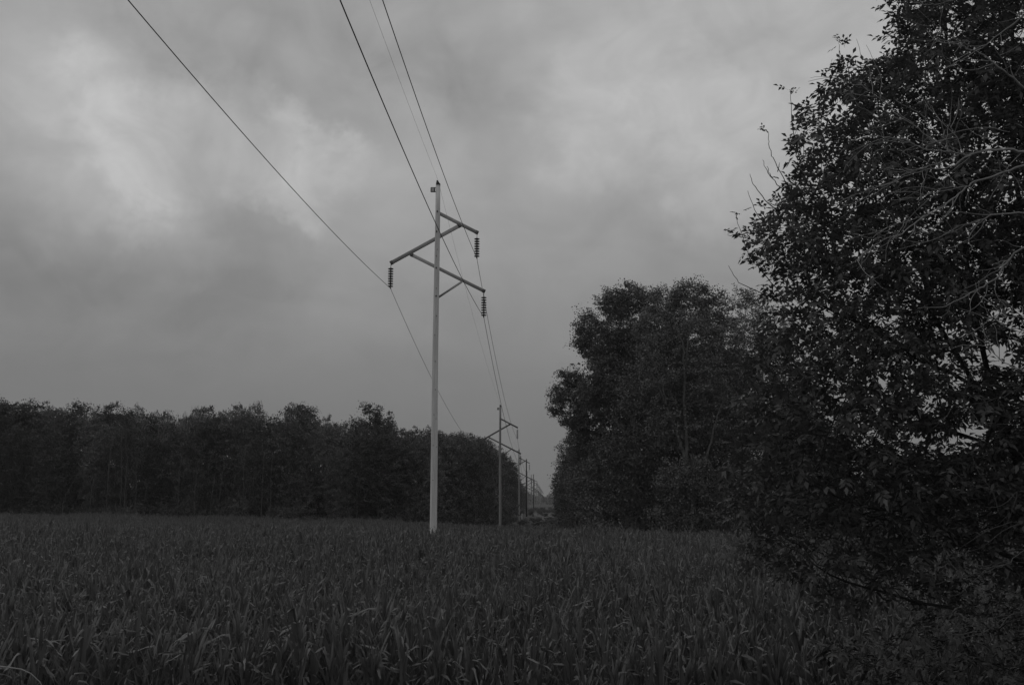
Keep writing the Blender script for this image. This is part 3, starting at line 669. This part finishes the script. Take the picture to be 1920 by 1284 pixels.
field.modifiers.new('rows', 'NODES').node_group = ng
print('corn plants', n)

# ---------------------------------------------------------------- near leafy tree
def pinnate(T, D, size, name, mat_, parent, nl=5, pair=True):
    """compound leaves: T tips positions, D stem directions"""
    n = len(T); down = np.array([0, 0, -1.]); Vs = []
    D = unit(D+rng.normal(size=(n, 3))*.7+down*.18)
    S = unit(np.cross(D, rng.normal(size=(n, 3))*.35+np.array([0, 0, 1.]))); Nn = np.cross(S, D); L_ = size*rng.uniform(.7, 1.25, (n, 1))
    def leaflet(base, a, ln, wd, nn):
        b_ = unit(np.cross(nn, a)); tip = base+a*ln+down*ln*.18
        mid = base+a*ln*.45
        Vs.append(np.stack([base, mid+b_*wd*.5+nn*ln*.05, tip, mid-b_*wd*.5+nn*ln*.05], 1))
    Vs.append(np.stack([T-D*.02-S*.0016, T-D*.02+S*.0016, T+D*L_*1.52+S*.001, T+D*L_*1.52-S*.001], 1))   # leaf stalk
    for q in range(nl):
        if q == 0: leaflet(T+D*L_*1.5, D, L_, L_*.5, Nn)
        else:
            k = (q+1)//2; sg = 1 if q % 2 else -1; jit = rng.normal(size=(n, 3))*.18
            leaflet(T+D*L_*(1.5-.52*k), unit(D*.55+S*sg+jit), L_*rng.uniform(.8, 1.05, (n, 1)), L_*.46, unit(Nn+rng.normal(size=(n, 3))*.3))
    V = np.concatenate(Vs, 1).reshape(-1, 3)
    return mesh(name, V, [np.arange(len(V)).reshape(-1, 4)], mat_, parent)
def inpoly(x, y, poly):
    x = np.asarray(x); y = np.asarray(y); c = np.zeros(x.shape, bool); n = len(poly)
    for i in range(n):
        x1, y1 = poly[i]; x2, y2 = poly[(i+1) % n]
        if y1 == y2: continue
        k = ((y1 > y) != (y2 > y)) & (x < (x2-x1)*(y-y1)/(y2-y1)+x1); c ^= k
    return c
def colonise(seeds, A, step=.17, infl=1.1, kill=.3, iters=110):
    nodes = [np.array(p, float) for p in seeds['p']]; par = list(seeds['par']); A = A.copy()
    NP = np.array(nodes); dist = np.full(len(A), 1e9); near = np.zeros(len(A), int)
    def upd(new, base):
        nonlocal dist, near
        for s_ in range(0, len(new), 400):
            d = np.linalg.norm(A[:, None]-new[None, s_:s_+400], axis=2); k = d.argmin(1); dm = d[np.arange(len(A)), k]
            m_ = dm < dist; dist[m_] = dm[m_]; near[m_] = base+s_+k[m_]
    upd(NP, 0)
    for it in range(iters):
        if len(A) == 0: break
        act = dist < infl*(3 if it < 15 else 1.3)
        if not act.any(): break
        v = unit(A[act]-NP[near[act]]); acc_ = np.zeros_like(NP); np.add.at(acc_, near[act], v); cnt = np.bincount(near[act], minlength=len(NP))
        src = np.where(cnt > 0)[0]; d = unit(acc_[src]+rng.normal(size=(len(src), 3))*.15*cnt[src][:, None]+np.array([0, 0, .10])*cnt[src][:, None])
        new = NP[src]+d*step; base = len(NP); NP = np.vstack([NP, new]); par += list(src)
        upd(new, base); keep = dist > kill; A = A[keep]; dist = dist[keep]; near = near[keep]
    return NP, np.array(par)
D0 = 12.6
NT = P(2010, 1500, D0); NTB = np.array([NT[0], D0, float(gz(NT[0], D0))])
seedp = []; seedpar = []
def chain(pxs, start=None, d0=0, d1=0):
    """polyline in frame coordinates at the tree's distance; returns indices"""
    prev = start; ids = []; n_ = len(pxs); last = None if start is None else seedp[start]
    for q, (a, c) in enumerate(pxs):
        p = P(a, c, D0+d0+(d1-d0)*q/max(1, n_-1))
        if last is not None:
            L_ = np.linalg.norm(p-last); k = max(1, int(L_/.2)); jit = rng.normal(size=3)*.03
            for s_ in range(1, k+1):
                t_ = s_/k; seedp.append(last+(p-last)*t_+jit*math.sin(t_*math.pi)); seedpar.append(prev); prev = len(seedp)-1; ids.append(prev)
        else:
            seedp.append(p); seedpar.append(-1); prev = 0; ids.append(0)
        last = p
    return ids
seedp.append(NTB-np.array([0, 0, .2])); seedpar.append(-1)
t0 = chain([(2005,1400),(1995,1250),(1975,1120)], 0)
l1 = chain([(1950,980),(1905,865),(1842,765),(1795,665),(1745,580),(1700,440),(1650,290)], t0[-1], 0, -.6)
l2 = chain([(1985,1000),(1920,870),(1872,770),(1850,690),(1835,610),(1810,480),(1800,300),(1775,110),(1760,-60)], t0[-1], 0, .7)
l3 = chain([(1925,1062),(1870,1035),(1815,1005),(1770,995),(1715,972),(1650,955),(1570,930),(1480,880)], t0[-1], 0, -1.2)
l4 = chain([(1985,950),(1960,800),(1940,600),(1915,400),(1900,150),(1890,-100)], t0[-1], 0, 1.6)
l5 = chain([(2020,950),(2080,760),(2140,500),(2180,200)], t0[-1], 0, .5)
l6 = chain([(1990,1010),(2000,800),(2010,500),(2030,150)], t0[-1], 0, -2.0)
l7 = chain([(1920,1170),(1820,1150),(1720,1130),(1620,1100),(1530,1060)], t0[-2], 0, -1.0)
l8 = chain([(1820,720),(1760,690),(1680,640),(1600,600),(1520,560)], l1[len(l1)//3], -.1, -.9)
l9 = chain([(1680,420),(1600,400),(1520,380)], l1[int(len(l1)*.75)], -.4, .6)
l10 = chain([(1850,830),(1760,800),(1680,750),(1600,720),(1500,700)], l2[len(l2)//4], .1, 1.3)
l11 = chain([(2060,1000),(2200,900),(2320,820)], t0[-1], 0, -.6)
poly = [(1655,-60),(1668,40),(1650,95),(1600,118),(1548,112),(1530,155),(1492,182),(1468,232),(1472,262),(1478,315),(1452,370),(1410,402),(1382,440),(1402,480),(1425,530),(1452,575),(1410,640),(1375,720),(1365,800),(1350,880),(1340,960),(1365,1040),(1440,1090),(1520,1140),(1600,1150),(1700,1130),(1800,1150),(1930,1160),(2100,1120),(2330,1000),(2440,750),(2450,450),(2380,150),(2250,-100),(2050,-260),(1850,-260),(1700,-160)]
holes = [(1790,630,26,22),(1850,655,30,32),(1785,693,44,26),(1745,750,26,14),(1765,828,75,22),(1905,600,24,36),(1890,668,28,22),(1650,600,14,14),(1855,590,22,18),(1610,720,26,10),(1825,800,40,9),(1690,815,34,10),
         (1850,270,22,12),(1740,290,24,9),(1720,375,14,10),(1820,430,22,14),(1900,380,18,12),(1780,470,16,9),(1590,455,12,10),(1870,230,16,10)]
def near_attr(n):
    out_ = []
    while sum(len(o) for o in out_) < n:
        px = rng.uniform(1340, 2460, 6000); py = rng.uniform(-270, 1170, 6000); dy = rng.uniform(-1, 1, 6000)
        cx, cy = 1930, 450; k = np.sqrt(1-dy**2)*.55+.45
        qx = cx+(px-cx)/k; qy = cy+(py-cy)/k
        ok = inpoly(qx, qy, poly)
        for hx_, hy_, rx, ry in holes: ok &= ((px-hx_)/rx)**2+((py-hy_)/ry)**2 > 1.2
        ok &= rng.random(6000) < np.interp(py, [880, 960, 1100], [1, .8, .65])
        lo = (px < 1560) & (py > 600); ok &= (~lo) | (rng.random(6000) < .95)
        p = np.array([P(a, c, D0+e*2.3) for a, c, e in zip(px[ok], py[ok], dy[ok])]); out_.append(p)
    return np.vstack(out_)[:n]
At = near_attr(11500)
NPn, par = colonise(dict(p=seedp, par=seedpar), At, .15, .9, .2, 90)
print('near tree nodes', len(NPn))
def skeleton_mesh(NPn, par, rtip, expo, rmax, name, bark, parent, o0):
    n_ = len(NPn); w_ = np.zeros(n_); ch = [[] for _ in range(n_)]
    for q in range(1, n_):
        if par[q] >= 0: ch[par[q]].append(q)
    w_ = np.zeros(n_)
    for q in range(n_-1, -1, -1):
        w_[q] = max(w_[q], 1) if not ch[q] else sum(w_[c] for c in ch[q])
    rad = np.minimum(rtip*w_**expo, rmax); m = MB(); stack = [(0, None)]
    while stack:
        s_, pr = stack.pop(); path = [pr, s_] if pr is not None else [s_]; q = s_
        while ch[q]:
            cs = sorted(ch[q], key=lambda c: -w_[c]); [stack.append((c, q)) for c in cs[1:]]; q = cs[0]; path.append(q)
        if len(path) > 1:
            rr = rad[path].copy()
            if pr is not None: rr[0] = rr[1]
            m.tube(NPn[path]-o0, rr, 8 if rr.max() > .05 else (5 if rr.max() > .015 else 4), cap=False)
    return m.build(name, bark, parent, True), rad, ch, w_
nt_ = empty('ash_tree', tuple(NTB)); tag(nt_, 'large leafy tree close to the camera, its crown filling the right side of the picture', 'tree')
_, rad, ch, wgt = skeleton_mesh(NPn, par, .0036, .40, .16, 'trunk', BARK_D, nt_, NTB)
# leaves on the thin ends
tipn = np.where((wgt <= 5) & (np.arange(len(NPn)) > len(seedp)))[0]
dirs = unit(NPn[tipn]-NPn[par[tipn]])
rep = np.repeat(np.arange(len(tipn)), rng.choice([1, 3, 4], len(tipn), p=[.15, .35, .5]))
T = NPn[tipn][rep]+rng.normal(size=(len(rep), 3))*.05
print('compound leaves', len(T))
pinnate(T-NTB, dirs[rep], .101, 'crown', LEAF_NEAR, nt_, 5)
# bare upcurving shoots on the left side
m = MB()
for pl in ([(1500,400),(1475,345),(1450,300),(1442,270),(1440,247)],[(1490,370),(1460,350),(1440,325),(1430,300)],[(1462,400),(1440,380),(1415,350),(1406,326)],[(1470,450),(1440,430),(1418,400),(1402,358)],
           [(1470,560),(1430,510),(1400,470),(1380,405)],[(1480,570),(1425,548),(1385,530),(1366,498)],[(1500,300),(1485,240),(1482,172)],[(1590,180),(1576,130),(1574,84)],[(1470,470),(1420,455),(1395,440)],
           [(1720,40),(1690,25),(1655,0),(1640,-20)],[(1480,500),(1440,480),(1410,470)],[(1460,335),(1445,330),(1438,312)],[(1458,322),(1462,305)],[(1430,495),(1415,490),(1400,478)],[(1440,249),(1436,244),(1431,243)],[(1400,446),(1383,442),(1364,441)],[(1383,412),(1381,404),(1381,398)],[(1484,176),(1481,168)]):
    q = np.array([P(a, c, D0-.3) for a, c in pl])-NTB; ln = len(q); tt_ = np.linspace(0, ln-1, ln*4); q2 = np.stack([np.interp(tt_, np.arange(ln), q[:, i]) for i in range(3)], 1); q2[1:-1] += rng.normal(size=(len(q2)-2, 3))*.006
    m.tube(q2, np.linspace(.008, .003, len(q2)), 4, cap=False)
m.build('bare_shoots', BARK_D, nt_)
tl = []; td = []
for a, c, k in ((1574,84,5),(1366,440,3),(1383,402,2),(1432,246,2),(1482,172,3),(1395,440,5),(1658,8,4),(1700,30,7),(1690,55,7),(1720,60,6),(1740,40,5),(1405,478,4),(1415,500,4)):
    for _ in range(k): tl.append(P(a+rng.normal()*5, c+rng.normal()*5, D0-.3)-NTB); td.append((rng.normal(), rng.normal()*.4, .5))
pinnate(np.array(tl), np.array(td), .075, 'shoot_leaves', LEAF_NEAR, nt_, 5)

# ---------------------------------------------------------------- bare tree reaching in from the right
D1 = 7.2
b0 = P(2300, 900, D1); BT = np.array([b0[0], D1, float(gz(b0[0], D1))])
bt = empty('dead_tree', tuple(BT)); tag(bt, 'leafless pale tree at the right edge, thin bare branches crossing the leafy tree', 'tree')
m = MB(); m.tube(np.array([BT-[0, 0, .2], BT+[0, 0, 1.2], P(2290, 800, D1), P(2280, 400, D1), P(2260, 60, D1), P(2240, -150, D1)])-BT, [.13, .11, .095, .07, .045, .02], 9); 
BR = [([(2285,420),(2150,330),(2030,300),(1920,285),(1880,280),(1850,281),(1820,292),(1795,288),(1770,283),(1740,281),(1690,260),(1650,255),(1600,262)], .024, .003),
 ([(1820,292),(1775,315),(1740,316),(1700,330),(1650,348),(1600,367),(1560,385)], .009, .003), ([(1795,288),(1775,280),(1740,255),(1700,225),(1670,200),(1640,178),(1610,155)], .007, .003),
 ([(1777,284),(1774,268),(1768,255),(1772,243)], .007, .003), ([(1805,288),(1795,258),(1780,235),(1750,220)], .005, .002), ([(1797,291),(1760,305),(1720,318),(1690,330),(1650,358),(1600,382)], .006, .003),
 ([(2285,430),(2100,350),(1980,300),(1920,310),(1870,328),(1832,340),(1810,353),(1790,370),(1765,390),(1720,413),(1690,440),(1660,448),(1625,470),(1600,492)], .018, .003),
 ([(1812,352),(1790,350),(1760,356),(1720,370),(1690,375)], .006, .002), ([(1740,405),(1710,412),(1680,418),(1650,435),(1620,440)], .005, .002),
 ([(2283,520),(2080,440),(1920,398),(1860,403),(1830,417),(1790,425)], .018, .003), ([(2284,560),(2050,470),(1920,462),(1890,487),(1870,520),(1840,540),(1800,560),(1770,575),(1720,578)], .018, .003),
 ([(2265,260),(2050,220),(1920,163),(1875,130),(1845,103),(1810,90),(1790,80)], .018, .003), ([(2262,100),(2020,-20),(1920,30),(1880,60),(1840,90),(1800,115),(1770,130)], .014, .003),
 ([(2262,60),(2000,-60),(1850,-30),(1790,0),(1760,8),(1735,11),(1710,3)], .014, .003), ([(2288,800),(2050,720),(1920,720),(1890,740),(1860,750),(1820,760),(1780,760)], .013, .003),
 ([(2288,840),(2050,790),(1920,800),(1880,795),(1840,798),(1815,775),(1790,755)], .012, .003), ([(2290,1000),(2050,960),(1920,1030),(1890,1055),(1845,1073),(1800,1082),(1750,1095)], .014, .003),
 ([(2050,960),(1960,985),(1920,982),(1893,976),(1870,958)], .008, .003), ([(2290,1060),(2030,1080),(1920,1142),(1880,1160),(1850,1182),(1820,1185)], .012, .003), ([(2050,900),(1960,915),(1920,922),(1895,925),(1870,918)], .008, .003),
 ([(2290,1050),(2060,1060),(1930,1055),(1880,1050),(1840,1075)], .009, .003), ([(1930,700),(1880,680),(1850,640),(1840,600)], .006, .002), ([(1950,590),(1900,595),(1870,590),(1850,600)], .006, .002)]
m2 = MB(); m3 = MB(); mU = m2
for pl, ra_, rb_ in BR:
    m2 = mU if pl[-1][1] < 620 else m3
    n_ = len(pl); dd = rng.uniform(-.5, .5); q = []
    for a, (x_, y_) in enumerate(pl): q.append(P(x_, y_, D1+ (dd if pl[0][0] > 2200 else 0)*min(1, a/3) if pl[0][0] > 2200 else D1))
    q = np.array(q)-BT; tt_ = np.linspace(0, n_-1, n_*4); q2 = np.stack([np.interp(tt_, np.arange(n_), q[:, i]) for i in range(3)], 1); q2[1:-1] += rng.normal(size=(len(q2)-2, 3))*.004
    fk_ = .84 if pl[-1][1] < 620 else .5
    m2.tube(q2, fk_*(ra_+(rb_-ra_)*np.linspace(0, 1, len(q2))**.55), 6, cap=False)
    for _ in range(int(n_*(1.35 if pl[-1][1] < 620 else .7))):                          # side twigs
        k = rng.integers(len(q2)//4, len(q2)-1); d = unit(q2[min(k+1, len(q2)-1)]-q2[k]); s_ = unit(d+unit(rng.normal(size=3))*.9); Ls = rng.uniform(.15, .55); p_ = q2[k]; tw = [p_]
        for z_ in range(7): s_ = unit(s_+rng.normal(size=3)*.2+np.array([-.03, 0, .04])); p_ = p_+s_*Ls/7; tw.append(p_)
        m2.tube(tw, np.linspace(.0035, .0015, 8), 4, cap=False)
        if rng.random() < .6:
            s_ = unit(s_+rng.normal(size=3)*.8); p_ = tw[4]; t2 = [p_]
            for z_ in range(4): s_ = unit(s_+rng.normal(size=3)*.25); p_ = p_+s_*Ls/10; t2.append(p_)
            m2.tube(t2, np.linspace(.002, .001, 5), 4, cap=False)
m.build('trunk', TWIG, bt, True); mU.build('branches', TWIG, bt, True); m3.build('low_branches', STEMB, bt, True)

# ---------------------------------------------------------------- leafy shrub in the bottom right corner
D2 = 9.0
s0 = P(1900, 1250, D2); SB = np.array([s0[0], D2, float(gz(s0[0], D2))])
sp_ = empty('leafy_shrub', tuple(SB)); tag(sp_, 'broad low shrub with pale oval leaves in the bottom right corner', 'shrub')
seedp = [SB-np.array([0, 0, .1])]; seedpar = [-1]
def line3(a, b_, start):
    prev = start; k = max(2, int(np.linalg.norm(b_-a)/.15))
    for s_ in range(1, k+1): seedp.append(a+(b_-a)*s_/k+rng.normal(size=3)*.01); seedpar.append(prev); prev = len(seedp)-1
    return prev
for tpx, tpy, tdy in ((1700,1210,0),(1790,1170,.5),(1870,1190,-.4),(1950,1160,0),(2050,1200,.3),(1640,1250,-.3),(1560,1230,.2)):
    line3(seedp[0], P(tpx, tpy, D2+tdy), 0)
spoly = [(1500,1215),(1600,1190),(1660,1185),(1700,1150),(1760,1130),(1850,1120),(1930,1090),(2100,1100),(2180,1250),(2150,1400),(1750,1400),(1640,1330),(1600,1270)]
pxs = rng.uniform(1540, 2200, 9000); pys = rng.uniform(1080, 1420, 9000); ok = inpoly(pxs, pys, spoly); ok &= rng.random(9000) < .95
pA = np.array([P(a, c, D2+rng.uniform(-.9, .9)) for a, c in zip(pxs[ok], pys[ok])])[:4200]; pA = pA[pA[:, 2] > gz(pA[:, 0], pA[:, 1])+.1]
NPs, pars = colonise(dict(p=seedp, par=seedpar), pA, .09, .6, .16, 60)
_, rs, chs, ws_ = skeleton_mesh(NPs, pars, .003, .45, .03, 'stems', BARK_D, sp_, SB)
tp = np.where((ws_ <= 3) & (np.arange(len(NPs)) > len(seedp)))[0]; dr = unit(NPs[tp]-NPs[pars[tp]])
pinnate(NPs[tp]-SB, dr, .068, 'foliage', mat('shrub_leaf', .06, .6, island=.35, spec=.2), sp_, 5)
# arching bare stem, bottom left
q = np.array([P(a, c, 10.5) for a, c in ((-120,1330),(-60,1265),(0,1249),(20,1251),(40,1254),(58,1262),(75,1278),(85,1300))])
ws0 = np.array([q[0][0], 10.5, float(gz(q[0][0], 10.5))]); wr = empty('weed_stem', tuple(ws0)); tag(wr, 'thin bare arching weed stem in the bottom left corner', 'weed')
m = MB(); q = np.vstack([[ws0-[0, 0, .1]], q])-ws0; m.tube(q, np.linspace(.012, .004, len(q)), 5); m.build('stem', TWIG, wr)
m = MB()
for _ in range(10):
    k = rng.integers(3, 8); limb(m, q[k], q[k]+np.array([rng.normal()*.05, 0, -rng.uniform(.05, .18)]), .003, .0015, 4, 4)
m.build('twigs', TWIG, wr)

# ---------------------------------------------------------------- haze
HZ = True
if HZ:
    mh = bpy.data.materials.new('haze_air'); mh.use_nodes = True; t = mh.node_tree; t.nodes.clear()
    o_ = t.nodes.new('ShaderNodeOutputMaterial'); v_ = t.nodes.new('ShaderNodeVolumePrincipled'); v_.inputs['Density'].default_value = .00022; v_.inputs['Color'].default_value = (.9, .9, .9, 1); v_.inputs['Anisotropy'].default_value = .2
    t.links.new(v_.outputs[0], o_.inputs['Volume'])
    x0, x1, y0, y1, z0, z1 = -4200, 4200, -4200, 4200, -4, 45
    V = [(x, y, z) for z in (z0, z1) for x, y in ((x0, y0), (x1, y0), (x1, y1), (x0, y1))]
    hz = mesh('haze', V, [np.array([(3, 2, 1, 0), (4, 5, 6, 7), (0, 1, 5, 4), (1, 2, 6, 5), (2, 3, 7, 6), (3, 0, 4, 7)])], mh)
    tag(hz, 'thin even grey haze over the field and woods', 'haze', kind='stuff')
